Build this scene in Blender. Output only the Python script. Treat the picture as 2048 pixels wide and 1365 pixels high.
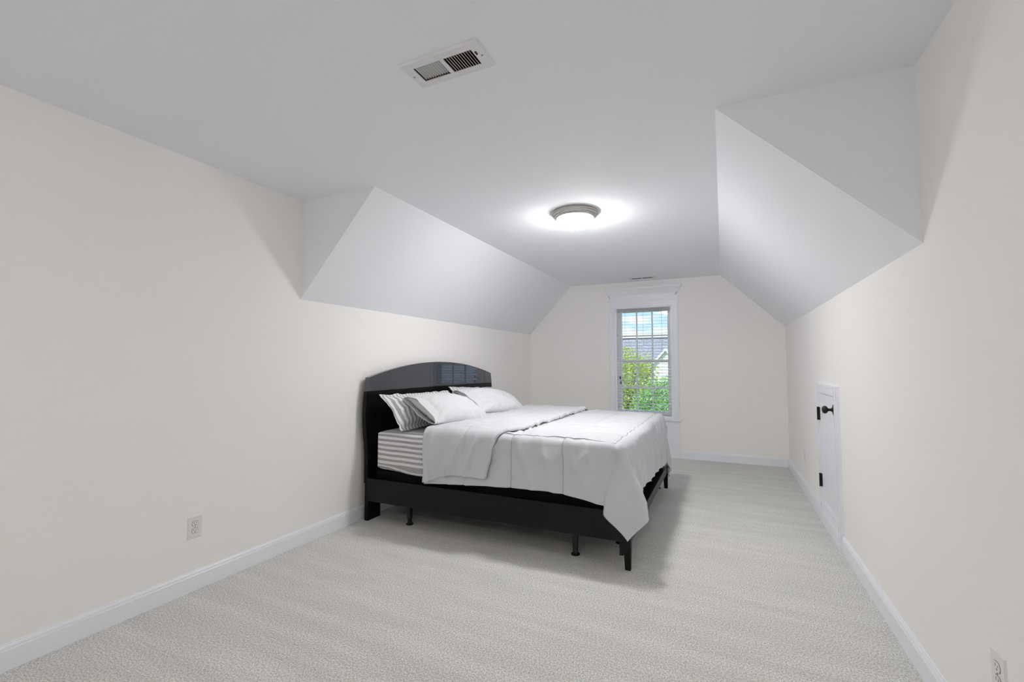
import bpy, bmesh, math, random
import numpy as np
from mathutils import Vector, Matrix, noise

for o in list(bpy.data.objects):
    bpy.data.objects.remove(o)
SC = bpy.context.scene
COL = SC.collection
PI = math.pi

# ------------------------------------------------------------------ room numbers (metres; y runs down the room)
W, D, H = 3.437, 6.554, 2.44
YB = -2.3                       # wall behind the viewer
Y1, Y2 = 2.288, 2.239           # where the sloped ceilings start (left, right)
XL, XR = 0.667, 2.719           # flat ceiling between the slopes
KN = 1.73                       # knee height of the slopes

# ------------------------------------------------------------------ camera
F_PX, YAW, PITCH, ROLL = 908.8, 0.434725, 0.051951, -0.00119
fw = Vector((-math.sin(YAW) * math.cos(PITCH), math.cos(YAW) * math.cos(PITCH), math.sin(PITCH)))
rt = Vector((math.cos(YAW), math.sin(YAW), 0)); up = rt.cross(fw)
c_, s_ = math.cos(ROLL), math.sin(ROLL)
rt, up = c_ * rt + s_ * up, -s_ * rt + c_ * up
cd = bpy.data.cameras.new('camera'); cam = bpy.data.objects.new('camera', cd); COL.objects.link(cam)
cd.sensor_width = 36.0; cd.lens = F_PX / 2048 * 36.0; cd.clip_start = 0.02; cd.clip_end = 400
M = Matrix((rt, up, -fw)).transposed().to_4x4(); M.translation = (2.7267, 0, 1.2627)
cam.matrix_world = M
SC.camera = cam

# ------------------------------------------------------------------ world, sun, exposure
SC.view_settings.view_transform = 'Standard'
SC.view_settings.look = 'None'
SC.view_settings.gamma = 1.0
SC.view_settings.use_curve_mapping = False
SC.view_settings.exposure = 0.0
SC.cycles.max_bounces = 12; SC.cycles.diffuse_bounces = 10      # pale room: let the light bounce on
LAMP_RIM, LAMP_TIP = 20.0, 206.0      # glow of the dome at its rim and at its lowest point
FILL_LAMP = 0.56  # strength of the added fill lamp, relative to the lamp above the bed
SKY_STRENGTH = 1.25

wd = bpy.data.worlds.new('sky'); SC.world = wd; wd.use_nodes = True
nt = wd.node_tree; nt.nodes.clear()
out = nt.nodes.new('ShaderNodeOutputWorld'); bg = nt.nodes.new('ShaderNodeBackground')
tc = nt.nodes.new('ShaderNodeTexCoord'); sep = nt.nodes.new('ShaderNodeSeparateXYZ')
nt.links.new(tc.outputs['Generated'], sep.inputs[0])
gr = nt.nodes.new('ShaderNodeValToRGB')
gr.color_ramp.elements[0].position = 0.0; gr.color_ramp.elements[0].color = (0.80, 0.92, 1.0, 1)
gr.color_ramp.elements[1].position = 0.6; gr.color_ramp.elements[1].color = (0.25, 0.52, 0.95, 1)
e = gr.color_ramp.elements.new(0.10); e.color = (0.50, 0.77, 1.0, 1)
nt.links.new(sep.outputs['Z'], gr.inputs[0])
mp = nt.nodes.new('ShaderNodeMapping'); mp.inputs['Scale'].default_value = (9, 9, 34)
nt.links.new(tc.outputs['Generated'], mp.inputs[0])
nz = nt.nodes.new('ShaderNodeTexNoise'); nz.inputs['Scale'].default_value = 1.3; nz.inputs['Detail'].default_value = 5
nt.links.new(mp.outputs[0], nz.inputs['Vector'])
cr = nt.nodes.new('ShaderNodeValToRGB')
cr.color_ramp.elements[0].position = 0.42; cr.color_ramp.elements[1].position = 0.62
nt.links.new(nz.outputs['Fac'], cr.inputs[0])
mx = nt.nodes.new('ShaderNodeMixRGB'); mx.inputs[2].default_value = (1.0, 1.0, 1.0, 1)
nt.links.new(cr.outputs[0], mx.inputs[0]); nt.links.new(gr.outputs[0], mx.inputs[1])
nt.links.new(mx.outputs[0], bg.inputs[0]); bg.inputs[1].default_value = SKY_STRENGTH
nt.links.new(bg.outputs[0], out.inputs[0])

sd = bpy.data.lights.new('sun', 'SUN'); sd.energy = 4.2; sd.angle = 0.01; sd.color = (1, 0.96, 0.88)
sun = bpy.data.objects.new('sun', sd); COL.objects.link(sun)
sun.rotation_euler = Vector((0.25, 0.75, -0.85)).to_track_quat('-Z', 'Y').to_euler()

# ------------------------------------------------------------------ materials
def mat(name, col, rough=0.6, metal=0.0, spec=0.5, bump=None, vary=None, coat=0.0):
    m = bpy.data.materials.new(name); m.use_nodes = True
    t = m.node_tree; b = t.nodes['Principled BSDF']
    b.inputs['Base Color'].default_value = (*col, 1); b.inputs['Roughness'].default_value = rough
    b.inputs['Metallic'].default_value = metal; b.inputs['Specular IOR Level'].default_value = spec
    if coat: b.inputs['Coat Weight'].default_value = coat; b.inputs['Coat Roughness'].default_value = 0.03
    co = t.nodes.new('ShaderNodeTexCoord')
    if vary:
        sc, amt = vary
        n = t.nodes.new('ShaderNodeTexNoise'); n.inputs['Scale'].default_value = sc; n.inputs['Detail'].default_value = 4
        t.links.new(co.outputs['Object'], n.inputs['Vector'])
        r = t.nodes.new('ShaderNodeValToRGB')
        r.color_ramp.elements[0].position = 0.3; r.color_ramp.elements[1].position = 0.7
        r.color_ramp.elements[0].color = (*[c * (1 - amt) for c in col], 1)
        r.color_ramp.elements[1].color = (*[min(1, c * (1 + amt)) for c in col], 1)
        t.links.new(n.outputs['Fac'], r.inputs[0]); t.links.new(r.outputs[0], b.inputs['Base Color'])
    if bump:
        sc, st, dist = bump
        n = t.nodes.new('ShaderNodeTexNoise'); n.inputs['Scale'].default_value = sc; n.inputs['Detail'].default_value = 3
        t.links.new(co.outputs['Object'], n.inputs['Vector'])
        bp = t.nodes.new('ShaderNodeBump'); bp.inputs['Strength'].default_value = st; bp.inputs['Distance'].default_value = dist
        t.links.new(n.outputs['Fac'], bp.inputs['Height']); t.links.new(bp.outputs[0], b.inputs['Normal'])
    return m

M_WALL = mat('wall_paint', (0.905, 0.885, 0.865), 0.75, spec=0.25, bump=(220, 0.06, 0.002))
M_CEIL = mat('ceiling_paint', (0.855, 0.875, 0.912), 0.8, spec=0.2, bump=(200, 0.06, 0.002))
M_TRIM = mat('trim_paint', (0.84, 0.86, 0.90), 0.35, spec=0.5, vary=(6, 0.01))
M_SASH = mat('sash_vinyl', (0.92, 0.93, 0.95), 0.35, vary=(6, 0.01))
M_BLIND = mat('blind_white', (0.90, 0.91, 0.94), 0.45, vary=(8, 0.015))
def translucent(m, f):
    t = m.node_tree; b = t.nodes['Principled BSDF']; o = t.nodes['Material Output']
    tr_ = t.nodes.new('ShaderNodeBsdfTranslucent'); tr_.inputs[0].default_value = (0.92, 0.93, 0.95, 1); x = t.nodes.new('ShaderNodeMixShader'); x.inputs[0].default_value = f
    t.links.new(b.outputs[0], x.inputs[1]); t.links.new(tr_.outputs[0], x.inputs[2]); t.links.new(x.outputs[0], o.inputs['Surface'])
translucent(M_BLIND, 0.6)
M_PLATE = mat('outlet_plastic', (0.78, 0.77, 0.77), 0.35, vary=(30, 0.01))
M_DARK = mat('slot_dark', (0.02, 0.02, 0.02), 0.6, vary=(40, 0.1))
M_BLKM = mat('black_metal', (0.012, 0.013, 0.016), 0.28, metal=0.3, vary=(30, 0.1))
M_GLOSS = mat('black_lacquer', (0.015, 0.018, 0.034), 0.03, spec=1.0, vary=(3, 0.1), coat=0.7)
M_SATIN = mat('black_satin_wood', (0.005, 0.006, 0.006), 0.30, spec=0.16, bump=(40, 0.03, 0.002))
M_RAIL = mat('dark_rail_veneer', (0.007, 0.0052, 0.005), 0.36, spec=0.22, bump=(30, 0.03, 0.002))
M_LEGP = mat('black_plastic', (0.010, 0.010, 0.010), 0.45, vary=(20, 0.1))
M_BOX = mat('box_spring_fabric', (0.006, 0.006, 0.006), 0.9, spec=0.1, bump=(400, 0.2, 0.002))
M_QUILT = mat('quilt_white', (0.62, 0.63, 0.665), 0.55, spec=0.3, bump=(45, 0.22, 0.004))
M_CASE = mat('pillowcase_white', (0.66, 0.665, 0.69), 0.62, spec=0.25, bump=(45, 0.22, 0.004))
M_SEAM = mat('seam_thread', (0.36, 0.365, 0.39), 0.8, vary=(60, 0.05))
M_NICKEL = mat('brushed_nickel', (0.52, 0.49, 0.46), 0.32, metal=0.9, vary=(40, 0.05))
M_DUCT = mat('duct_rust', (0.075, 0.055, 0.042), 0.8, vary=(30, 0.35))
M_VENT = mat('vent_enamel', (0.74, 0.745, 0.76), 0.4, vary=(25, 0.03))
M_SCREW = mat('screw_steel', (0.45, 0.44, 0.43), 0.35, metal=0.8, vary=(60, 0.1))
M_CORD = mat('blind_cord', (0.55, 0.56, 0.58), 0.8, vary=(60, 0.05))

def stripes_mat():
    m = mat('striped_sheet', (0.8, 0.8, 0.8), 0.75, spec=0.15, bump=(90, 0.08, 0.003))
    t = m.node_tree; b = t.nodes['Principled BSDF']
    a = t.nodes.new('ShaderNodeAttribute'); a.attribute_name = 'stripe'
    mu = t.nodes.new('ShaderNodeMath'); mu.operation = 'MULTIPLY'; mu.inputs[1].default_value = 1 / 0.039
    fr = t.nodes.new('ShaderNodeMath'); fr.operation = 'FRACT'
    t.links.new(a.outputs['Fac'], mu.inputs[0]); t.links.new(mu.outputs[0], fr.inputs[0])
    r = t.nodes.new('ShaderNodeValToRGB'); r.color_ramp.interpolation = 'LINEAR'
    el = r.color_ramp.elements
    el[0].position = 0.0; el[0].color = (0.40, 0.385, 0.39, 1)
    el[1].position = 0.44; el[1].color = (0.40, 0.385, 0.39, 1)
    for p, c in ((0.48, (0.78, 0.78, 0.80)), (0.96, (0.78, 0.78, 0.80)), (1.0, (0.40, 0.385, 0.39))):
        q = el.new(p); q.color = (*c, 1)
    t.links.new(fr.outputs[0], r.inputs[0])
    n = t.nodes.new('ShaderNodeTexNoise'); n.inputs['Scale'].default_value = 160
    co = t.nodes.new('ShaderNodeTexCoord'); t.links.new(co.outputs['Object'], n.inputs['Vector'])
    mi = t.nodes.new('ShaderNodeMixRGB'); mi.blend_type = 'OVERLAY'; mi.inputs[0].default_value = 0.35
    t.links.new(r.outputs[0], mi.inputs[1]); t.links.new(n.outputs['Fac'], mi.inputs[2])
    t.links.new(mi.outputs[0], b.inputs['Base Color'])
    return m
M_STRIPE = stripes_mat()

def carpet_mat():
    m = mat('carpet', (0.6, 0.58, 0.55), 0.95, spec=0.05)
    t = m.node_tree; b = t.nodes['Principled BSDF']
    co = t.nodes.new('ShaderNodeTexCoord')
    def nzz(scale, det, vec=None):
        n = t.nodes.new('ShaderNodeTexNoise'); n.inputs['Scale'].default_value = scale; n.inputs['Detail'].default_value = det
        t.links.new(vec or co.outputs['Object'], n.inputs['Vector']); return n
    fine = nzz(140, 6)
    mpp = t.nodes.new('ShaderNodeMapping'); mpp.inputs['Rotation'].default_value = (0, 0, 0.35); mpp.inputs['Scale'].default_value = (0.8, 6.5, 1)
    t.links.new(co.outputs['Object'], mpp.inputs[0])
    streak = nzz(1.6, 3, mpp.outputs[0])
    mid = nzz(30, 3)
    r1 = t.nodes.new('ShaderNodeValToRGB'); r1.color_ramp.elements[0].position = 0.34; r1.color_ramp.elements[1].position = 0.64
    r1.color_ramp.elements[0].color = (0.44, 0.43, 0.41, 1); r1.color_ramp.elements[1].color = (0.85, 0.84, 0.81, 1)
    t.links.new(fine.outputs['Fac'], r1.inputs[0])
    r2 = t.nodes.new('ShaderNodeValToRGB'); r2.color_ramp.elements[0].position = 0.40; r2.color_ramp.elements[1].position = 0.66
    r2.color_ramp.elements[0].color = (0.945, 0.945, 0.945, 1); r2.color_ramp.elements[1].color = (1.04, 1.04, 1.04, 1)
    t.links.new(streak.outputs['Fac'], r2.inputs[0])
    mu = t.nodes.new('ShaderNodeMixRGB'); mu.blend_type = 'MULTIPLY'; mu.inputs[0].default_value = 1
    t.links.new(r1.outputs[0], mu.inputs[1]); t.links.new(r2.outputs[0], mu.inputs[2])
    t.links.new(mu.outputs[0], b.inputs['Base Color'])
    ad = t.nodes.new('ShaderNodeMath'); ad.operation = 'ADD'
    mq = t.nodes.new('ShaderNodeMath'); mq.operation = 'MULTIPLY'; mq.inputs[1].default_value = 0.35
    t.links.new(mid.outputs['Fac'], mq.inputs[0]); t.links.new(fine.outputs['Fac'], ad.inputs[0]); t.links.new(mq.outputs[0], ad.inputs[1])
    bp = t.nodes.new('ShaderNodeBump'); bp.inputs['Strength'].default_value = 0.48; bp.inputs['Distance'].default_value = 0.012
    t.links.new(ad.outputs[0], bp.inputs['Height']); t.links.new(bp.outputs[0], b.inputs['Normal'])
    return m
M_CARPET = carpet_mat()

def glass_mat():
    m = bpy.data.materials.new('window_glass'); m.use_nodes = True; t = m.node_tree; t.nodes.clear()
    o = t.nodes.new('ShaderNodeOutputMaterial'); a = t.nodes.new('ShaderNodeBsdfTransparent'); g = t.nodes.new('ShaderNodeBsdfGlossy')
    a.inputs[0].default_value = (0.96, 0.98, 0.98, 1); g.inputs['Roughness'].default_value = 0.02
    fz = t.nodes.new('ShaderNodeFresnel'); fz.inputs[0].default_value = 1.35
    x = t.nodes.new('ShaderNodeMixShader')
    t.links.new(fz.outputs[0], x.inputs[0]); t.links.new(a.outputs[0], x.inputs[1]); t.links.new(g.outputs[0], x.inputs[2])
    t.links.new(x.outputs[0], o.inputs[0]); return m
M_GLASS = glass_mat()

def lamp_mat(name, k, lean=0.0):
    m = mat(name, (0.9, 0.9, 0.9), 0.4); t = m.node_tree
    b = t.nodes['Principled BSDF']
    b.inputs['Emission Color'].default_value = (1.0, 0.985, 0.965, 1)
    co = t.nodes.new('ShaderNodeTexCoord'); sp = t.nodes.new('ShaderNodeSeparateXYZ'); mr = t.nodes.new('ShaderNodeMapRange')
    mr.inputs['From Min'].default_value = -0.044; mr.inputs['From Max'].default_value = -0.132
    mr.inputs['To Min'].default_value = LAMP_RIM * k; mr.inputs['To Max'].default_value = LAMP_TIP * k
    t.links.new(co.outputs['Object'], sp.inputs[0]); t.links.new(sp.outputs['Z'], mr.inputs['Value']); 
    ma = t.nodes.new('ShaderNodeMath'); ma.operation = 'MULTIPLY_ADD'; ma.inputs[1].default_value = lean / 0.139; ma.inputs[2].default_value = 1.0   # glow weighted towards the far wall, added to brighten that end
    mm = t.nodes.new('ShaderNodeMath'); mm.operation = 'MULTIPLY'
    t.links.new(sp.outputs['Y'], ma.inputs[0]); t.links.new(ma.outputs[0], mm.inputs[0]); 
    mr.interpolation_type = 'LINEAR'; pw = t.nodes.new('ShaderNodeMath'); pw.operation = 'POWER'; pw.inputs[1].default_value = 1.15
    mr.inputs['To Min'].default_value = (LAMP_RIM * k) ** (1 / 1.15); mr.inputs['To Max'].default_value = (LAMP_TIP * k) ** (1 / 1.15)
    t.links.new(mr.outputs[0], pw.inputs[0]); t.links.new(pw.outputs[0], mm.inputs[1]); t.links.new(mm.outputs[0], b.inputs['Emission Strength'])
    return m
M_LAMP = lamp_mat('lit_frosted_glass', 1.0, 0.80); M_LAMP_FILL = lamp_mat('fill_lamp_glass', FILL_LAMP)

# ------------------------------------------------------------------ mesh helpers
class MB:
    """collects shapes; build() links them as one mesh object"""
    def __init__(s): s.v = []; s.f = []
    def add(s, vs, fs):
        k = len(s.v); s.v += [tuple(v) for v in vs]; s.f += [tuple(i + k for i in f) for f in fs]; return s
    def box(s, x0, x1, y0, y1, z0, z1):
        vs = [(x, y, z) for z in (z0, z1) for x, y in ((x0, y0), (x1, y0), (x1, y1), (x0, y1))]
        return s.add(vs, [(0, 3, 2, 1), (4, 5, 6, 7), (0, 1, 5, 4), (1, 2, 6, 5), (2, 3, 7, 6), (3, 0, 4, 7)])
    def prism(s, poly, axis, a, b):
        """poly: 2-D points in the two other axes (order x,y / x,z / y,z); extruded along axis from a to b"""
        n = len(poly)
        def P(p, t): return (t, p[0], p[1]) if axis == 'x' else ((p[0], t, p[1]) if axis == 'y' else (p[0], p[1], t))
        vs = [P(p, a) for p in poly] + [P(p, b) for p in poly]
        fs = [tuple(range(n))[::-1], tuple(range(n, 2 * n))] + [(i, (i + 1) % n, n + (i + 1) % n, n + i) for i in range(n)]
        return s.add(vs, fs)
    def lathe(s, prof, n=32, origin=(0, 0, 0), axis='z'):
        vs = []; fs = []
        for r, h in prof:
            for i in range(n):
                a = 2 * PI * i / n; p = (r * math.cos(a), r * math.sin(a), h)
                if axis == 'x': p = (p[2], p[0], p[1])
                if axis == 'y': p = (p[0], p[2], p[1])
                vs.append(tuple(p[k] + origin[k] for k in range(3)))
        for j in range(len(prof) - 1):
            for i in range(n):
                fs.append((j * n + i, j * n + (i + 1) % n, (j + 1) * n + (i + 1) % n, (j + 1) * n + i))
        if prof[0][0] > 1e-6: fs.append(tuple(range(n))[::-1])
        if prof[-1][0] > 1e-6: fs.append(tuple((len(prof) - 1) * n + i for i in range(n)))
        return s.add(vs, fs)
    def tube(s, pts, r, n=8):
        pts = [Vector(p) for p in pts]; vs = []; fs = []
        for k, p in enumerate(pts):
            d = (pts[min(k + 1, len(pts) - 1)] - pts[max(k - 1, 0)]).normalized()
            a = d.orthogonal().normalized() if k == 0 else (a - d * a.dot(d)).normalized()
            b = d.cross(a); rr = r[k] if isinstance(r, (list, tuple)) else r
            for i in range(n):
                t = 2 * PI * i / n; vs.append(p + rr * (math.cos(t) * a + math.sin(t) * b))
        for k in range(len(pts) - 1):
            for i in range(n): fs.append((k * n + i, k * n + (i + 1) % n, (k + 1) * n + (i + 1) % n, (k + 1) * n + i))
        fs.append(tuple(range(n))[::-1]); fs.append(tuple((len(pts) - 1) * n + i for i in range(n)))
        return s.add(vs, fs)
    def build(s, name, m, parent=None, smooth=False, bevel=0, weld=False):
        me = bpy.data.meshes.new(name); me.from_pydata(s.v, [], s.f)
        bm = bmesh.new(); bm.from_mesh(me)
        if weld: bmesh.ops.remove_doubles(bm, verts=bm.verts, dist=1e-5)
        bmesh.ops.recalc_face_normals(bm, faces=bm.faces)
        if bevel:
            es = [x for x in bm.edges if len(x.link_faces) == 2 and x.calc_face_angle(0) > 0.6]
            bmesh.ops.bevel(bm, geom=es, offset=bevel, segments=2, profile=0.5, affect='EDGES', clamp_overlap=True)
        bm.to_mesh(me); bm.free()
        me.materials.append(m)
        if smooth:
            me.polygons.foreach_set('use_smooth', [True] * len(me.polygons))
            if smooth == 'auto':
                me.set_sharp_from_angle(angle=0.7)
        o = bpy.data.objects.new(name, me); COL.objects.link(o)
        if parent is not None: o.parent = parent
        return o

def tag(o, label=None, cat=None, group=None, kind=None):
    if label: o['label'] = label
    if cat: o['category'] = cat
    if group: o['group'] = group
    if kind: o['kind'] = kind
    return o
def empty(name, loc=(0, 0, 0)):
    o = bpy.data.objects.new(name, None); COL.objects.link(o); o.location = loc; o.empty_display_size = 0.1; return o
def struct(o, label, cat=None): return tag(o, label, cat, kind='structure')
def copy_tree(o, parent=None):
    c = o.copy(); COL.objects.link(c); c.parent = parent
    for ch in list(o.children): copy_tree(ch, c)
    return c
def plate_holes(mb, x0, x1, y0, y1, holes, fn):
    """cells of a rectangle minus rectangular holes; fn(mb, a, b, c, d) adds one cell"""
    xs = sorted({x0, x1, *[h[0] for h in holes], *[h[1] for h in holes]}); ys = sorted({y0, y1, *[h[2] for h in holes], *[h[3] for h in holes]})
    for i in range(len(xs) - 1):
        for j in range(len(ys) - 1):
            cx, cy = (xs[i] + xs[i + 1]) / 2, (ys[j] + ys[j + 1]) / 2
            if any(h[0] < cx < h[1] and h[2] < cy < h[3] for h in holes): continue
            fn(mb, xs[i], xs[i + 1], ys[j], ys[j + 1])

# ------------------------------------------------------------------ the shell
T = 0.14
struct(MB().box(-T, W + T, YB - T, D + T, -0.12, 0).build('floor', M_CARPET), 'pale beige cut-pile carpet covering the whole floor', 'floor')
struct(MB().prism([(YB - T, -0.12), (D + T, -0.12), (D + T, KN), (Y1, KN), (Y1, H + T), (YB - T, H + T)], 'x', -T, 0).build('wall_left', M_WALL),
       'long cream wall on the left behind the headboard', 'wall')
struct(MB().prism([(YB - T, -0.12), (D + T, -0.12), (D + T, KN), (Y2, KN), (Y2, H + T), (YB - T, H + T)], 'x', W, W + T).build('wall_right', M_WALL),
       'long cream wall on the right with the little access door', 'wall')
struct(MB().box(0, W, YB - T, YB, 0, H).build('wall_front', M_WALL), 'cream end wall behind the viewer', 'wall')
OX0, OX1, OZ0, OZ1 = 1.322, 2.10, 0.555, 2.078
mb = MB()
gab = lambda z: (0 if z <= KN else XL * (z - KN) / (H - KN), W if z <= KN else W - (W - XR) * (z - KN) / (H - KN))
def wcell(poly): mb.prism(poly, 'y', D, D + T)
wcell([(0, 0), (OX0, 0), (OX0, H), (XL, H), (0, KN)])
wcell([(OX1, 0), (W, 0), (W, KN), (XR, H), (OX1, H)])
wcell([(OX0, 0), (OX1, 0), (OX1, OZ0), (OX0, OZ0)])
wcell([(OX0, OZ1), (OX1, OZ1), (OX1, H), (OX0, H)])
struct(mb.build('wall_back', M_WALL, weld=True), 'cream gable wall around the window', 'wall')
# ceiling with openings for the two registers
V1 = (1.595, 1.948, 1.376, 1.536); V2 = (1.575, 1.934, 6.200, 6.352)
vh = lambda v: (v[0] + 0.03, v[1] - 0.03, v[2] + 0.03, v[3] - 0.03)
mb = MB()
plate_holes(mb, 0, W, YB, Y2, [vh(V1)], lambda m, a, b, c, d: m.box(a, b, c, d, H, H + T))
mb.box(0, XR, Y2, Y1, H, H + T)
plate_holes(mb, XL, XR, Y1, D, [vh(V2)], lambda m, a, b, c, d: m.box(a, b, c, d, H, H + T))
struct(mb.build('ceiling', M_CEIL), 'flat white ceiling', 'ceiling')
def slope(x0, x1, y, name, label):
    sgn = -1 if x1 > x0 else 1
    poly = [(x0, KN), (x1, H), (x1, H + T), (x0 + sgn * T, H + T), (x0 + sgn * T, KN)]
    struct(MB().prism(poly, 'y', y + 0.02, D).build(name, M_CEIL), label, 'ceiling')
slope(0, XL, Y1, 'ceiling_slope_left', 'white sloped ceiling above the headboard')
slope(W, XR, Y2, 'ceiling_slope_right', 'white sloped ceiling above the little access door')
struct(MB().prism([(0, KN), (XL, H), (0, H)], 'y', Y1, Y1 + 0.02).build('wall_cheek_left', M_CEIL), 'white triangular return wall where the left slope starts', 'wall')
struct(MB().prism([(W, KN), (W, H), (XR, H)], 'y', Y2, Y2 + 0.02).build('wall_cheek_right', M_CEIL), 'white triangular return wall where the right slope starts', 'wall')

BP = [(0, 0), (0.014, 0), (0.014, 0.084), (0.0115, 0.087), (0.0125, 0.090), (0.0105, 0.099), (0.006, 0.104), (0.005, 0.109), (0, 0.110)]
def baseboard(name, label, segs):
    mb = MB()
    for kind, a, b in segs:
        if kind == 'left': mb.prism([(p[0], p[1]) for p in BP], 'y', a, b)
        if kind == 'right': mb.prism([(W - p[0], p[1]) for p in BP], 'y', a, b)
        if kind == 'back': mb.prism([(D - p[0], p[1]) for p in BP], 'x', a, b)
        if kind == 'front': mb.prism([(YB + p[0], p[1]) for p in BP], 'x', a, b)
    return struct(mb.build(name, M_TRIM), label, 'baseboard')
DY0, DY1 = 3.755, 4.468
baseboard('baseboard_left', 'white baseboard running along the left wall', [('left', YB, D)])
baseboard('baseboard_right', 'white baseboard running along the right wall', [('right', YB, DY0), ('right', DY1, D)])
baseboard('baseboard_back', 'white baseboard under the gable wall', [('back', 0.014, 1.233), ('back', 2.18, W - 0.014)])
baseboard('baseboard_front', 'white baseboard behind the viewer', [('front', 0.014, W - 0.014)])

# ------------------------------------------------------------------ window: trim, frame, sashes, panes
tr = empty('trim_1', ((1.233 + 2.18) / 2, D, 0)); struct(tr, 'white window surround with crown head, sill and panelled apron', 'trim')
def at(o, parent):            # parent keeping world placement (parents only translate)
    o.parent = parent; o.matrix_parent_inverse = Matrix.Translation(-parent.location); return o
def casing(x0, x1, z0, z1, name='side_casing'):
    m = MB(); m.box(x0, x1, D - 0.018, D, z0, z1); m.box(x0 + 0.006, x0 + 0.022, D - 0.024, D - 0.018, z0, z1); m.box(x1 - 0.022, x1 - 0.010, D - 0.022, D - 0.018, z0, z1)
    return at(m.build(name, M_TRIM, bevel=0.0015), tr)
casing(1.236, 1.322, 0.52, 2.078); casing(2.10, 2.182, 0.52, 2.078)
m = MB(); m.box(1.236, 2.182, D - 0.018, D, 2.078, 2.16); m.box(1.225, 2.193, D - 0.026, D, 2.16, 2.176)
at(m.build('head_casing', M_TRIM, bevel=0.0015), tr)
# frieze and crown (a stepped, flaring cap returned on both ends)
m = MB()
cr_prof = [(0.018, 2.176), (0.018, 2.252), (0.026, 2.256), (0.028, 2.266), (0.045, 2.300), (0.062, 2.325), (0.066, 2.340), (0.072, 2.342), (0.072, 2.356)]
rows = []
for o_, z in cr_prof:
    ex = (o_ - 0.018) * 0.9
    rows.append([(1.233 - ex, D, z), (1.233 - ex, D - o_, z), (2.185 + ex, D - o_, z), (2.185 + ex, D, z)])
vs = [p for r in rows for p in r]; fs = []
for j in range(len(rows) - 1):
    for i in range(3): fs.append((j * 4 + i, j * 4 + i + 1, (j + 1) * 4 + i + 1, (j + 1) * 4 + i))
fs.append(tuple((len(rows) - 1) * 4 + i for i in range(4))); fs.append((3, 2, 1, 0))
m.add(vs, fs); at(m.build('crown_head', M_TRIM), tr)
for sx, x in ((1, 1.249), (-1, 2.163)):  # slanted black dashes at both ends of the frieze
    m = MB(); a = 0.55 * sx
    dx, dz = math.sin(a) * 0.022, math.cos(a) * 0.022
    px, pz = math.cos(a) * 0.0035, -math.sin(a) * 0.0035
    zc = 2.232
    m.prism([(x - dx * -1 - px, zc - dz - pz), (x + dx - px + px * 2, zc - dz + pz), (x - dx + px, zc + dz + pz), (x - dx - px, zc + dz - pz)], 'y', D - 0.030, D - 0.0165)
    at(m.build('dash', M_BLKM), tr)['label'] = 'small black slanted dash'
m = MB(); m.box(1.215, 2.205, D - 0.045, D, 0.498, 0.520); m.box(1.236, 2.182, D - 0.022, D, 0.470, 0.498)
m.box(OX0, OX1, D - 0.012, D + 0.08, 0.521, 0.5565)
at(m.build('window_sill', M_TRIM, bevel=0.003), tr)
# apron panel below the sill
m = MB()
m.box(1.236, 1.330, D - 0.018, D, 0, 0.47); m.box(2.090, 2.182, D - 0.018, D, 0, 0.47); m.box(1.330, 2.090, D - 0.018, D, 0.410, 0.47); m.box(1.330, 2.090, D - 0.018, D, 0, 0.110)
at(m.build('apron_frame', M_TRIM, bevel=0.002), tr)
m = MB(); m.box(1.330, 2.090, D - 0.006, D, 0.11, 0.41)
for a, b, c, d in ((1.33, 2.09, 0.395, 0.41), (1.33, 2.09, 0.11, 0.125), (1.33, 1.345, 0.125, 0.395), (2.075, 2.09, 0.125, 0.395)): m.box(a, b, D - 0.013, D - 0.005, c, d)
at(m.build('apron_panel', M_TRIM, bevel=0.002), tr)

win = empty('window_1', ((OX0 + OX1) / 2, D + 0.06, OZ0)); struct(win, 'white double-hung window with six panes in each sash', 'window')
m = MB()
m.box(OX0 - 0.001, OX0 + 0.022, D, D + T + 0.01, OZ0, OZ1); m.box(OX1 - 0.022, OX1 + 0.001, D, D + T + 0.01, OZ0, OZ1)
m.box(OX0 + 0.022, OX1 - 0.022, D, D + T + 0.01, OZ1 - 0.02, OZ1 + 0.001); m.box(OX0 + 0.022, OX1 - 0.022, D + 0.08, D + T + 0.02, OZ0 - 0.001, OZ0 + 0.03)
at(m.build('window_frame', M_SASH), win)
def sash(name, yc, z0, z1, rail_b, rail_t, zmid):
    sx0, sx1 = OX0 + 0.022, OX1 - 0.022; gx0, gx1 = 1.402, 2.032; y0, y1 = yc - 0.016, yc + 0.016
    m = MB(); m.box(sx0, gx0, y0, y1, z0, z1); m.box(gx1, sx1, y0, y1, z0, z1); m.box(gx0, gx1, y0, y1, z0, z0 + rail_b); m.box(gx0, gx1, y0, y1, z1 - rail_t, z1)
    s = at(m.build(name, M_SASH, bevel=0.002), win)
    gz0, gz1 = z0 + rail_b, z1 - rail_t
    mus = [(1.611, None), (1.825, None)]
    for x, _ in mus:
        q = MB().box(x - 0.010, x + 0.010, yc - 0.010, yc + 0.010, gz0, gz1).build('muntin', M_SASH); q.parent = s
    q = MB()
    for a, b in ((gx0, 1.601), (1.621, 1.815), (1.835, gx1)): q.box(a, b, yc - 0.009, yc + 0.009, zmid - 0.010, zmid + 0.010)
    q.build('muntin', M_SASH).parent = s
    for a, b in ((gx0, 1.601), (1.621, 1.815), (1.835, gx1)):
        for c, d in ((gz0, zmid - 0.010), (zmid + 0.010, gz1)):
            p = MB().box(a, b, yc - 0.002, yc + 0.002, c, d).build('pane', M_GLASS); p.parent = s
    return s
sash('upper_sash', D + 0.108, 1.290, OZ1 - 0.02, 0.042, 0.045, 1.672)
sash('lower_sash', D + 0.070, OZ0 + 0.002, 1.330, 0.055, 0.040, 0.945)

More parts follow.
